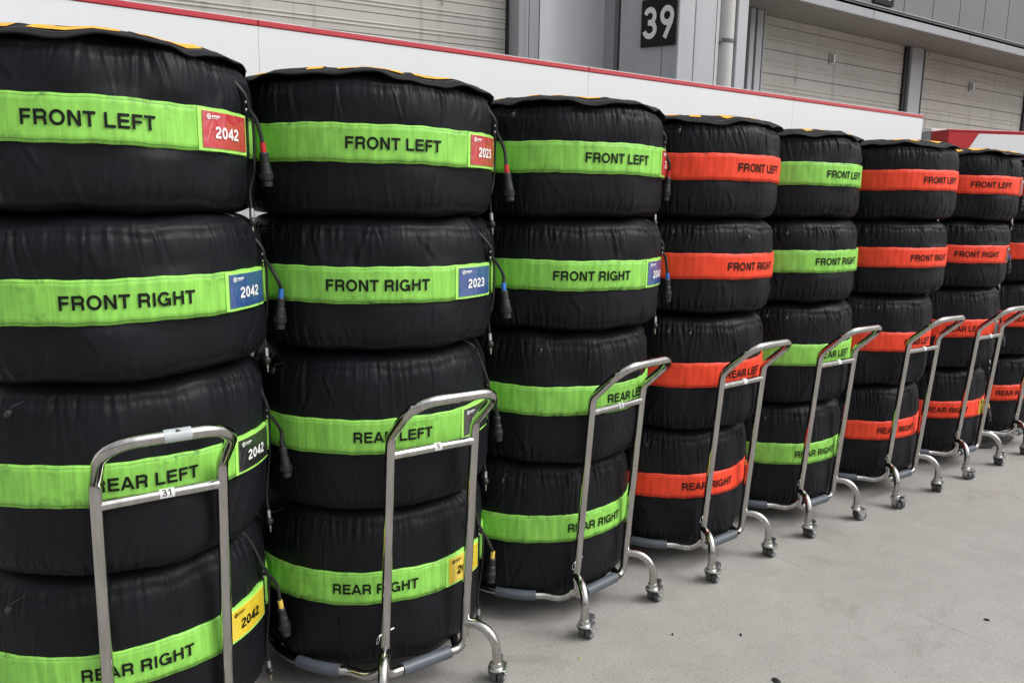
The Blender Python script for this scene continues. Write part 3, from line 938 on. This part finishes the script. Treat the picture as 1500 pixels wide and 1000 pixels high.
def trolley_parts():
    d = {}
    up = fillet([(-.15, -.384, .17), (-.15, -.438, .911), (-.15, -.58, 1.045), (.15, -.58, 1.045), (.15, -.438, .911), (.15, -.384, .17)],
                [.060, .078, .078, .060], 9)
    d['handle_frame'] = MB().tube(up, TR, 16).mesh('handle_frame', M['steel'])
    d['crossbar'] = MB().tube([(-.147, -.4335, .854), (.147, -.4335, .854)], TR * .92, 14).mesh('crossbar', M['steel'])
    b = MB()
    b.tube(fillet([(-.15, -.385, .185), (-.149, -.383, .110), (.149, -.383, .110), (.15, -.385, .185)], .062, 9), TR * .96, 14)
    for s in (-1,):
        k = [(s * .151, -.385, .185), (s * .158, -.388, .145), (s * .195, -.352, .112)] + [(s * .374 * math.sin(R_(q)), -.374 * math.cos(R_(q)), .110) for q in range(38, 146, 6)]
        b.tube(curve_pts(k, 90), TR * .94, 12)
    b.tube(fillet([(.12, -.383, .110), (.20, -.20, .108), (.20, .325, .110), (-.22, .325, .110)], .08), TR * .94, 12)
    b.tube([(-.36, .0, .106), (.20, .0, .106)], TR * .9, 12)
    d['base_frame'] = b.mesh('base_frame', M['steel'])
    d['pad_front'] = MB().tube([(-.088, -.383, .110), (-.02, -.383, .110), (.04, -.383, .110), (.092, -.383, .110)], .0205, 18).mesh('bumper_sleeve', M['pad'])
    side = [(.374 * math.sin(R_(q)), -.374 * math.cos(R_(q)), .110) for q in range(43, 68, 3)]
    d['pad_l'] = MB().tube([(-x, y, z) for x, y, z in side], .0195, 18).mesh('bumper_sleeve', M['pad'])
    for nm, s in (('leg_l', -1), ('leg_r', 1)):
        k = fillet([(s * .150, -.386, .203), (s * .210, -.486, .210), (s * .212, -.488, .078)], .085, 10, .85)
        d[nm] = MB().tube(k, TR, 16).mesh('leg', M['steel'])
        k = fillet([(s * .222, .325, .112), (s * .226, .34, .180), (s * .226, .46, .180), (s * .226, .478, .078)], [.04, .055], 8)
        d[nm + 'b'] = MB().tube(k, TR, 14).mesh('leg', M['steel'])
    # caster: collar and fork, twin wheels, brake pedal; trails along +x
    f = MB()
    f.lathe([(0, .084), (.0195, .084), (.0195, .072), (.0165, .070), (.0215, .067), (.0215, .061), (0, .061)], seg=22)
    vs = []
    out = [(-.020, .0), (-.016, .012), (-.004, .0185), (.030, .0185), (.046, .014), (.046, -.014), (.030, -.0185), (-.004, -.0185), (-.016, -.012)]
    out = [(a * (1 if a > 0 else 1.1), c * 1.62) for a, c in out]
    n = len(out)
    vs = [(a, c, .0615) for a, c in out] + [(a, c, .0565) for a, c in out]
    f.add(vs, [list(range(n)), list(range(2 * n - 1, n - 1, -1))] + [(i, n + i, n + (i + 1) % n, (i + 1) % n) for i in range(n)])
    for s in (-1, 1):                                    # fork cheeks tapering to the axle
        y0, y1 = s * .0262, s * .0290
        o2 = [(-.012, .0570), (.046, .0570), (.031, .021), (.017, .021)]
        f.add([(a, y0, c) for a, c in o2] + [(a, y1, c) for a, c in o2], [(0, 1, 2, 3), (7, 6, 5, 4), (0, 4, 5, 1), (1, 5, 6, 2), (2, 6, 7, 3), (3, 7, 4, 0)])
    f.lathe([(0, -.0315), (.0050, -.0315), (.0050, .0315), (0, .0315)], (.024, 0, .0268), (0, 1, 0), 12)
    d['caster'] = f.mesh('caster', M['zinc'])
    w = MB()
    w.lathe([(.0175, -.0105), (.0240, -.0108), (.0268, -.0075), (.0268, .0075), (.0240, .0108), (.0175, .0105)], (0, 0, 0), (0, 1, 0), 28, 0)
    for s in (-1, 1):
        w.lathe([(.0176, s * .0104), (.0165, s * .0085), (.007, s * .0080), (.006, s * .0110), (0, s * .0110)], (0, 0, 0), (0, 1, 0), 24, 1)
    d['wheel'] = w.mesh('wheel', [M['wheel'], M['hub']])
    p = MB()
    Mx = Matrix.Translation((.047, 0, .066)) @ Matrix.Rotation(R_(-22), 4, 'Y')
    p.bbox(-.014, .022, -.016, .016, -.0035, .0035, .0015, 0, Mx)
    p.bbox(.016, .0205, -.015, .015, -.020, -.0025, .001, 0, Mx)
    d['pedal_up'] = p.mesh('brake_pedal', M['pedal'])
    p = MB()
    Mx = Matrix.Translation((.045, 0, .064)) @ Matrix.Rotation(R_(35), 4, 'Y')
    p.bbox(-.010, .020, -.014, .014, -.003, .003, .0012, 0, Mx)
    p.bbox(-.008, .0, -.013, .013, .002, .020, .001, 0, Mx)
    d['pedal_down'] = p.mesh('brake_pedal', M['pedal'])
    lp = MB()
    o = Vector((-.15, -.392, .262))
    lp.tube([o + Vector((-.026, -.004, 0)), o + Vector((.030, .004, .006))], .0028, 8)
    ring = [o + Vector((-.030 + .004 * math.cos(a), -.006 + .006 * math.sin(a), -.012 + .012 * math.cos(a))) for a in np.linspace(0, 2 * PI, 18, endpoint=False)]
    lp.tube(ring, .0013, 6, closed=True)
    d['lock_pin'] = lp.mesh('lock_pin', M['zinc'])
    return d


TP = trolley_parts()


def bar_label(txt, x0, z, y, rad, w, span, mat_bg, tilt=0.0, rot=False, cap=.014):
    """paper label wrapped on a tube lying along x"""
    mb = MB(); n = 10
    V = []
    for i in range(n + 1):
        a = R_(tilt - span / 2 + span * i / n)          # 0 = towards the viewer (-y), positive = up
        V += [(x0 - w / 2, y - (rad + .0008) * math.cos(a), z + (rad + .0008) * math.sin(a)), (x0 + w / 2, y - (rad + .0008) * math.cos(a), z + (rad + .0008) * math.sin(a))]
    mb.add(V, [(2 * i, 2 * i + 1, 2 * i + 3, 2 * i + 2) for i in range(n)], 0, True)
    me = mb.mesh('number_label', mat_bg)
    tm = None
    if txt:
        t = MB()
        def place(px, py, l):
            py -= cap / 2
            if rot: px, py = py, -px
            a = R_(tilt) + py / rad
            r = rad + .0014 + l * .00005
            return (x0 + px, y - r * math.cos(a), z + r * math.sin(a))
        text_mesh(t, txt, cap, place, sw=.15)
        tm = t.mesh('numeral', M['ink'])
    return me, tm


TROL = {1: (.2714, -.0936, .054), 2: (1.0496, -.0946, .050), 3: (1.8308, .0078, .182), 4: (2.6243, .0614, .096),
        5: (3.4250, .1304, .039), 6: (4.2210, .1343, .010), 7: (5.0497, .1852, .025), 8: (5.868, .215, .03)}
TLAB = {1: 'polished steel tyre trolley labelled 31 under the leftmost stack',
        2: 'polished steel tyre trolley labelled 5 under the second stack from the left',
        3: 'polished steel tyre trolley labelled 36 under the third stack from the left',
        4: 'polished steel tyre trolley under the nearest red-orange banded stack',
        5: 'polished steel tyre trolley under the lime banded stack between orange ones',
        6: 'polished steel tyre trolley under the sixth stack from the left',
        7: 'polished steel tyre trolley under the seventh stack, beside a yellow card',
        8: 'polished steel tyre trolley under the farthest stack at the right edge'}
CAST = {1: ((40, 'pedal_up'), (70, 'pedal_up')), 2: ((25, 'pedal_up'), (48, 'pedal_down')), 3: ((30, 'pedal_up'), (20, 'pedal_down')),
        4: ((20, 'pedal_up'), (12, 'pedal_down')), 5: ((8, 'pedal_down'), (-20, None)), 6: ((250, 'pedal_down'), (15, 'pedal_down')),
        7: ((255, None), (5, 'pedal_down')), 8: ((10, 'pedal_down'), (30, 'pedal_down'))}
for si, (x, y, ph) in TROL.items():
    t = empty('tyre_trolley', (x, y, 0), ph, TLAB[si], 'trolley', 'steel trolleys under the tyre stacks')
    for k in ('handle_frame', 'crossbar', 'base_frame', 'lock_pin'):
        obj(k, TP[k], t)
    for k in ('pad_front', 'pad_l'):
        obj('bumper_sleeve', TP[k], t)
    spots = [('leg_l', (-.212, -.488), CAST[si][0]), ('leg_r', (.212, -.488), CAST[si][1]), ('leg_lb', (-.226, .478), (160, None)), ('leg_rb', (.226, .478), (200, None))]
    for k, (cx, cy), (ang, ped) in spots:
        obj('leg', TP[k], t)
        c = obj('caster', TP['caster'], t); c.location = (cx, cy, 0); c.rotation_euler = (0, 0, R_(ang) - ph)
        for s in (-1, 1):
            w = obj('wheel', TP['wheel'], c); w.location = (.024, s * .0135, .0268)
        if ped: obj('brake_pedal', TP[ped], c)
    if si <= 7:
        txt, rot = {1: ('31', False), 2: ('5', False), 3: ('36', True)}.get(si, (None, False))
        lm, tm = bar_label(txt, .01, .854, -.4335, TR * .92, .036 if si == 1 else .026, 110, M['paper'], 28, rot, .017 if si == 1 else .013)
        lb = obj('number_label', lm, t)
        if tm: obj('numeral', tm, lb)
    if si == 1:
        lm, tm = bar_label('4', .012, 1.045, -.58, TR, .062, 200, M['tape'], 55, True, .012)
        lm.name = 'tape'
        lb = obj('tape', lm, t); obj('numeral', tm, lb)

# ------------------------------------------------------------------ white garage screen behind the stacks
YB = .70; QS = .8456
ZT = 1.586 + (2.412 - 1.586) * QS
sc = empty('partition_screen', (2.95, YB, 0), 0, 'long glossy white partition screen with red top edge behind the tyre stacks', 'partition')
edges = [q * QS for q in (-4.90, -2.90, -.90, 1.097, 3.086, 5.039, 6.80)]
for a, b in zip(edges[:-1], edges[1:]):
    p = MB().bbox(a + .0004 - 2.95, b - .0004 - 2.95, 0, .05, .05, ZT, .0008).build('panel', M['screen'], sc)
    MB().bbox(a + .001 - 2.95, b - .001 - 2.95, -.004, .054, ZT + .0005, ZT + .022, .003).build('top_trim', M['screen_red'], p)
    MB().bbox(a + .001 - 2.95, b - .001 - 2.95, -.002, .052, ZT + .0225, ZT + .026, .001).build('cap_strip', M['screen'], p)
for x in (-3.9, -2.4, -.7, .93, 2.61, 4.26, 5.6):
    MB().bbox(x - 2.95 - .03, x - 2.95 + .03, .055, .55, 0, .05, .004).build('foot', M['gut'], sc)

# red and white hospitality block further along
X0, Y0 = 8.13, 1.78
bk = empty('red_white_partition', (X0, Y0, 0), R_(-25.5), 'red and white partition block beyond the end of the white screen', 'partition')
MB().bbox(0, 4.2, 0, .265, 0, 2.43, .004).build('body', M['dred'], bk)
MB().bbox(-.004, 4.204, -.006, .269, 2.431, 2.447, .003).build('top_trim', M['screen_red'], bk)
w = MB()
w.add([(.95, -.003, 2.418), (4.2, -.003, 2.418), (4.2, -.003, 0), (-.6 + .65, -.003, 0.6), (.05, -.003, 1.2)], [(0, 1, 2, 3, 4)][:0])
w.add([(.335, -.004, 2.41), (4.19, -.004, 2.415), (4.19, -.004, .01), (.06, -.004, .01), (.06, -.004, 1.98),
       (.335, .0, 2.41), (4.19, .0, 2.415), (4.19, .0, .01), (.06, .0, .01), (.06, .0, 1.98)],
      [(4, 3, 2, 1, 0), (0, 1, 6, 5), (1, 2, 7, 6), (2, 3, 8, 7), (3, 4, 9, 8), (4, 0, 5, 9)])
w.build('white_panel', M['screen'], bk)
MB().bbox(-.004, .8, .27, .62, 0, 2.445, .003).build('end_panel', M['clad2'], bk)
MB().bbox(-.01, .8, .26, .63, 2.449, 2.475, .004).build('rail', M['screen'], bk)

# ------------------------------------------------------------------ pit building
pb = empty('pit_building', (8, 3.4, 0), 0, 'grey clad pit garage building with roller shutters and an overhanging upper storey', 'building')
PBO = Vector((8, 3.4, 0))
ZS = 3.64


def bpart(name, mat_, fn, parent=pb, off=PBO):
    mb = MB(); fn(mb)
    mb.v = [tuple(Vector(p) - off) for p in mb.v]
    return mb.build(name, mat_, parent)


def slat_profile(z0, z1, top, pitch):
    """(depth, z) from top to bottom: flat slats, dark joints and two soft ribs"""
    P = []; z = top
    zz = z1
    pts = [(0.0, 0.0), (-.016, .001), (-.016, .007), (0, .010), (0, .105), (.007, .113), (.007, .122), (0, .130), (0, .150), (.007, .158), (.007, .167), (0, .175), (0, .232)]
    k = 0
    out = [(0, z1)]
    zc = top
    while zc > z0:
        for d, dz in pts:
            zq = zc - dz * pitch / .245
            if z0 < zq < z1: out.append((d, zq))
        zc -= pitch
    out.append((0, z0))
    return out


def shutter(name, A, B, z0, z1, top, pitch, handle=None, mt='shutter'):
    """roller shutter from A to B (plan points); outward normal is to the right of A->B"""
    A, B = Vector((*A, 0)), Vector((*B, 0)); u = (B - A).normalized(); n = Vector((u.y, -u.x, 0))
    pr = slat_profile(z0, z1, top, pitch)
    def fn(mb):
        for (d0, za), (d1, zb) in zip(pr[:-1], pr[1:]):
            a0 = A + n * d0; b0 = B + n * d0; a1 = A + n * d1; b1 = B + n * d1
            mb.add([(a0.x, a0.y, za), (b0.x, b0.y, za), (b1.x, b1.y, zb), (a1.x, a1.y, zb)], [(3, 2, 1, 0)])
        bk_ = [A - n * .05, B - n * .05]
        mb.add([(bk_[0].x, bk_[0].y, z0), (bk_[1].x, bk_[1].y, z0), (bk_[1].x, bk_[1].y, z1), (bk_[0].x, bk_[0].y, z1)], [(0, 1, 2, 3)])
    s = bpart('roller_shutter', M[mt], fn)
    if handle:
        hx, hz = handle
        c = A + u * hx + n * .012
        def hf(mb):
            Mx = Matrix.Translation((c.x, c.y, hz))
            mb.bbox(-.030, .030, -.012, .008, -.062, .062, .004, 0, Mx)
            mb.bbox(-.012, .012, -.045, -.012, -.052, .052, .005, 0, Mx)
        bpart('latch', M['zinc'], hf, s)
    return s


YD, YE = 3.2, 2.586
shutter('s', (6.90, YD), (9.55, YD), 0, ZS - .004, 3.553, .245, (8.10 - 6.90, 3.322))
shutter('s', (9.99, YD), (12.70, YD), 0, ZS - .004, 3.553, .245, (11.18 - 9.99, 3.308))
shutter('s', (13.1, YD), (16.0, YD), 0, ZS - .004, 3.553, .245)
# columns between the shutters with black guide channels
for x0, x1 in ((9.63, 9.89), (12.80, 13.05)):
    bpart('column', M['clad'], lambda mb: mb.bbox(x0, x1, YD - .065, YD + .2, 0, ZS - .003, .006))
for x0, x1 in ((9.555, 9.625), (12.705, 12.795), (9.895, 9.985), (13.055, 13.095)):
    bpart('guide_channel', M['dark'], lambda mb: mb.box(x0, x1, YD - .03, YD + .1, 0, ZS - .005))
# jamb strips left of the first shutter
for x0, x1, y in ((6.585, 6.655, YD - .12), (6.70, 6.79, YD - .11), (6.818, 6.842, YD - .10)):
    bpart('jamb', M['clad'], lambda mb: mb.bbox(x0, x1, y, YD + .2, 0, ZS - .003, .004))
bpart('jamb_gap', M['dark'], lambda mb: mb.box(6.45, 6.898, YD + .02, YD + .25, 0, ZS - .006))
# soffit and fascia of the upper storey
bpart('soffit', M['soffit'], lambda mb: mb.box(5.93, 17, YE + .03, 4.6, ZS, ZS + .1))
for a, b in ((5.94, 7.915), (7.921, 9.885), (9.891, 11.86), (11.866, 13.8), (13.81, 15.7)):
    bpart('fascia', M['fasc'], lambda mb: mb.bbox(a, b, YE, YE + .029, ZS - .02, ZS + .065, .004))
bpart('gutter', M['gut'], lambda mb: mb.bbox(5.94, 17, YE + .03, YE + .11, ZS + .067, ZS + .118, .004))
bpart('gutter_lip', M['fasc'], lambda mb: mb.bbox(5.94, 17, YE + .02, YE + .10, ZS + .120, ZS + .132, .003))
xs_ = [6.0, 6.6, 7.2, 7.76, 8.05, 8.644, 9.228, 9.806, 10.376, 10.951, 11.53, 12.1, 12.7, 13.3, 14, 15]
for a, b in zip(xs_[:-1], xs_[1:]):
    bpart('wall_panel', M['upper'], lambda mb: mb.bbox(a + .004, b - .004, YE + .115, YE + .18, ZS + .134, 6.2, .004))
bpart('wall_core', M['dark'], lambda mb: mb.box(5.95, 17, YE + .20, 4.5, ZS + .11, 6.1))
# clad pier with the downpipe
YP = YE - .05
for a, b in ((5.04, 5.233), (5.239, 5.50)):
    bpart('pier_sheet', M['clad'], lambda mb: mb.bbox(a, b, YP, YP + .06, 0, 6.2, .005))
def _round(mb):
    V = []; n = 8
    for z in (0, 6.2):
        for i in range(n + 1):
            q = R_(90 * i / n)
            V.append((5.503 + .10 * math.sin(q), YP + .10 - .10 * math.cos(q), z))
    mb.add(V, [(i, i + 1, n + 2 + i, n + 1 + i) for i in range(n)], 0, True)
bpart('pier_return', M['clad'], _round)
bpart('downpipe', M['pipe'], lambda mb: mb.tube([(5.688, YP + .075, 0), (5.688, YP + .075, 6.2)], .088, 28))
bpart('pipe_clamp', M['gut'], lambda mb: (mb.bbox(5.535, 5.61, YP + .02, YP + .07, 3.10, 3.135, .003), mb.lathe([(.091, 0), (.094, .002), (.094, .03), (.091, .032)], (5.688, YP + .075, 3.10), (0, 0, 1), 28)))
for a, b in ((5.79, 5.925),):
    bpart('pier_sheet', M['clad'], lambda mb: mb.bbox(a, b, YP + .01, YP + .07, 0, 6.2, .005))
bpart('pier_core', M['clad2'], lambda mb: mb.box(5.06, 5.92, YP + .17, 3.9, 0, 6.15))
# slanted return that carries the number board
dv = Vector((-.442, .897, 0)).normalized(); A0 = Vector((5.035, 2.54, 0))
for s0, s1 in ((.0, .135), (.141, .535)):
    def fn(mb):
        nrm = Vector((-dv.y, dv.x, 0))
        a, b = A0 + dv * s0, A0 + dv * s1
        ba, bb = a - nrm * .06, b - nrm * .06
        V = [(p.x, p.y, z) for z in (0, 6.2) for p in (a, b, bb, ba)]
        mb.add(V, [(0, 1, 5, 4), (1, 2, 6, 5), (2, 3, 7, 6), (3, 0, 4, 7), (4, 5, 6, 7)])
    bpart('return_sheet', M['clad2'], fn)
# recessed door sheet and the far left shutter, on a slightly turned wall
dl = Vector((.993, -.12, 0)).normalized()
FS = .903
S0 = Vector((4.583 * FS, (4.60 + 2.587) * FS - 2.587, 0))
nl = Vector((dl.y, -dl.x, 0))
shutter('s', tuple((S0 - dl * 5.4)[:2]), tuple(S0[:2]), 0, 6.0, 1.586 + (3.62 - 1.586) * FS + .197 * FS * 13, .197 * FS, None, 'shutter2')
def wall_strip(name, mat_, base, s0, s1, d0, d1, z0=0, z1=6.2):
    def fn(mb):
        a0, a1, b0, b1 = s0 * FS, s1 * FS, d0 * FS, d1 * FS
        P = [base + dl * a0 + nl * b0, base + dl * a1 + nl * b0, base + dl * a1 + nl * b1, base + dl * a0 + nl * b1]
        V = [(p.x, p.y, z) for z in (z0, z1) for p in P]
        mb.add(V, [(3, 2, 1, 0), (4, 5, 6, 7), (0, 1, 5, 4), (1, 2, 6, 5), (2, 3, 7, 6), (3, 0, 4, 7)])
    return bpart(name, mat_, fn)
wall_strip('guide_channel', M['dark'], S0, .004, .030, .02, -.05)
wall_strip('jamb', M['clad2'], S0, .034, .11, .25, -.05)
wall_strip('jamb', M['clad'], S0, .1105, .143, .253, .0)
wall_strip('jamb', M['clad'], S0, .152, .262, .251, .0)
wall_strip('jamb_gap', M['dark'], S0, .112, .30, .24, -.06)
wall_strip('door_sheet', M['door'], S0, .276, 1.35, .247, .1)
# dark upright strip filling the gap beside the door sheet
bpart('gap_strip', M['gut'], lambda mb: mb.box(4.795, 4.835, 3.05, 3.10, 0, 6.2))
bpart('floor_slab', M['gut'], lambda mb: mb.box(-1.0, 17, 4.75, 9.0, 0, .02))

# number boards
def board(name, A, u, w, z0, z1, n_, txt, cap, zt, lab, th=.02, sw=.155, xoff=0.0, xs=1.0):
    """flat board from A along unit u, facing n_"""
    root = empty(name, (A.x, A.y, z0), 0, lab, 'sign')
    Mx = Matrix(((u.x, n_.x, 0, 0), (u.y, n_.y, 0, 0), (0, 0, 1, 0), (0, 0, 0, 1)))
    MB().bbox(0, w, .004, .004 + th, 0, z1 - z0, .003, 0, Mx).build('board', M['signb'], root)
    for k, ch in enumerate(txt):
        t = MB(); xo = (k - (len(txt) - 1) / 2) * DIG * cap
        text_mesh(t, ch, cap, lambda x, y, l: Mx @ Vector((w / 2 + (x + xo) * xs, .004 + th + .0015 + l * .0001, zt - z0 + y)), sw=sw)
        t.build('numeral', M['signw'], root)
    return root


u_s = -dv                                       # left to right as read
n_s = Vector((-dv.y, dv.x, 0))
A_s = A0 + dv * .330
board('number_sign', A_s, u_s, .322, 3.003, 3.395, n_s, '39', .268, 3.066, 'black square sign with white number 39 on the grey pier', sw=.175, xs=.72)
board('number_sign', Vector((8.045, YE + .114, 0)), Vector((1, 0, 0)), .36, 3.825, 4.25, Vector((0, -1, 0)), '38', .30, 3.885,
      'black number board cut off by the top edge above the shutters', sw=.20, xs=.72)

# ------------------------------------------------------------------ ground
g = MB(); n = 24
g.add([(-60, -60, 0), (80, -60, 0), (80, 60, 0), (-60, 60, 0)], [(0, 1, 2, 3)])
tag(g.build('ground', M['concrete']), kind='structure')
pt = MB()
out = []
rg = random.Random(3)
for k in range(26):
    a = 2 * PI * k / 26
    out.append((5.80 + .30 * math.cos(a) * (1 + rg.uniform(-.12, .12)), .03 + .13 * math.sin(a) * (1 + rg.uniform(-.2, .2)), .004))
pt.add(out, [list(range(26))])
tag(pt.build('tarmac_patch', M['tar']), kind='structure')


def scrap(name, x, y, s, seed, mat_, lab, cat, h=.008, grp=None):
    r = random.Random(seed); mb = MB(); n = 11; rings = []
    for lev, (k, z) in enumerate(((1, .0005), (.8, h * .7), (.35, h))):
        rings.append([(k * s * math.cos(2 * PI * i / n) * r.uniform(.6, 1.25), k * s * .55 * math.sin(2 * PI * i / n) * r.uniform(.6, 1.25), z * r.uniform(.7, 1.2)) for i in range(n)])
    V = [p for q in rings for p in q]; F = []
    for a in range(2):
        for i in range(n):
            F.append((a * n + i, a * n + (i + 1) % n, (a + 1) * n + (i + 1) % n, (a + 1) * n + i))
    F.append(tuple(range(2 * n, 3 * n)))
    mb.add(V, F)
    o = mb.build(name, mat_); o.location = (x, y, 0); o.rotation_euler = (0, 0, r.uniform(0, 3))
    tag(o, lab, cat, grp)


scrap('rubber_scrap', 2.113, -1.063, .022, 1, M['scrap'], 'black rubber scrap on the concrete at the bottom edge', 'debris')
scrap('rubber_scrap', 3.170, -1.243, .010, 2, M['scrap'], 'small black rubber crumb at far right of the bare concrete', 'debris')
scrap('rubber_scrap', 2.24, -.80, .007, 4, M['scrap'], 'tiny black crumb on concrete in front of the fourth trolley', 'debris')

scrap('rubber_scrap', 2.02, -.66, .006, 6, M['scrap'], 'tiny black crumb on concrete right of the third trolley casters', 'debris')
scrap('dry_leaf', 1.62, -.60, .009, 8, M['leaf'], 'small yellow dry leaf on concrete beside the second trolley caster', 'leaf', .004)

# ------------------------------------------------------------------ camera
cd = bpy.data.cameras.new('camera'); cam = bpy.data.objects.new('camera', cd); col.objects.link(cam)
d_ = Vector((.542, .823, -.169)).normalized()
yaw, pitch, roll = R_(33.35), R_(9.72), R_(.92)
d_ = Vector((math.sin(yaw) * math.cos(pitch), math.cos(yaw) * math.cos(pitch), -math.sin(pitch)))
r0 = Vector((math.cos(yaw), -math.sin(yaw), 0)); u0 = r0.cross(d_)
rr_ = r0 * math.cos(roll) + u0 * math.sin(roll); uu_ = -r0 * math.sin(roll) + u0 * math.cos(roll)
cam.matrix_world = Matrix(((rr_.x, uu_.x, -d_.x, 0), (rr_.y, uu_.y, -d_.y, -2.587), (rr_.z, uu_.z, -d_.z, 1.586), (0, 0, 0, 1)))
cd.sensor_width = 36; cd.lens = 36 * 1136.4 / 1500; cd.clip_start = .05; cd.clip_end = 400
scene.camera = cam

# ------------------------------------------------------------------ daylight, overcast
SUN = Vector((.62, -.62, .95)).normalized()
W = bpy.data.worlds.new('World'); scene.world = W; W.use_nodes = True
N, L = W.node_tree.nodes, W.node_tree.links
bg = N['Background']
sky = N.new('ShaderNodeTexSky'); sky.sky_type = 'NISHITA'; sky.sun_disc = False
sky.sun_elevation = math.asin(SUN.z); sky.sun_rotation = math.atan2(SUN.x, SUN.y)
sky.air_density = 1.0; sky.dust_density = 3.0; sky.ozone_density = 1.0
hs = N.new('ShaderNodeHueSaturation'); hs.inputs['Saturation'].default_value = .16
L.new(sky.outputs[0], hs.inputs['Color'])
# overcast: the cloud layer is brightest overhead and dull towards the horizon
tg = N.new('ShaderNodeTexCoord'); sz = N.new('ShaderNodeSeparateXYZ'); L.new(tg.outputs['Generated'], sz.inputs[0])
cl = noise(N, L, 2.2, 5, .55, tg.outputs['Generated'])
up = N.new('ShaderNodeMapRange'); up.inputs['From Min'].default_value = 0.0; up.inputs['From Max'].default_value = .85
up.inputs['To Min'].default_value = .34; up.inputs['To Max'].default_value = 1.95
L.new(sz.outputs[2], up.inputs['Value'])
cm = N.new('ShaderNodeMapRange'); cm.inputs['From Min'].default_value = .3; cm.inputs['From Max'].default_value = .7
cm.inputs['To Min'].default_value = .72; cm.inputs['To Max'].default_value = 1.28
L.new(cl.outputs['Fac'], cm.inputs['Value'])
fac = math_n(N, L, 'MULTIPLY', up.outputs[0], cm.outputs[0])
L.new(mixc(N, L, 1.0, hs.outputs[0], fac, 'MULTIPLY'), bg.inputs['Color'])
bg.inputs['Strength'].default_value = .15
sl = bpy.data.lights.new('sun', 'SUN'); so = bpy.data.objects.new('sun', sl); col.objects.link(so)
sl.energy = 1.2; sl.angle = R_(26); sl.color = (1.0, .97, .93)
so.rotation_euler = SUN.to_track_quat('Z', 'Y').to_euler()

scene.view_settings.view_transform = 'Standard'; scene.view_settings.look = 'None'
scene.view_settings.exposure = 0.12; scene.view_settings.gamma = 1.0
scene.cycles.max_bounces = 8
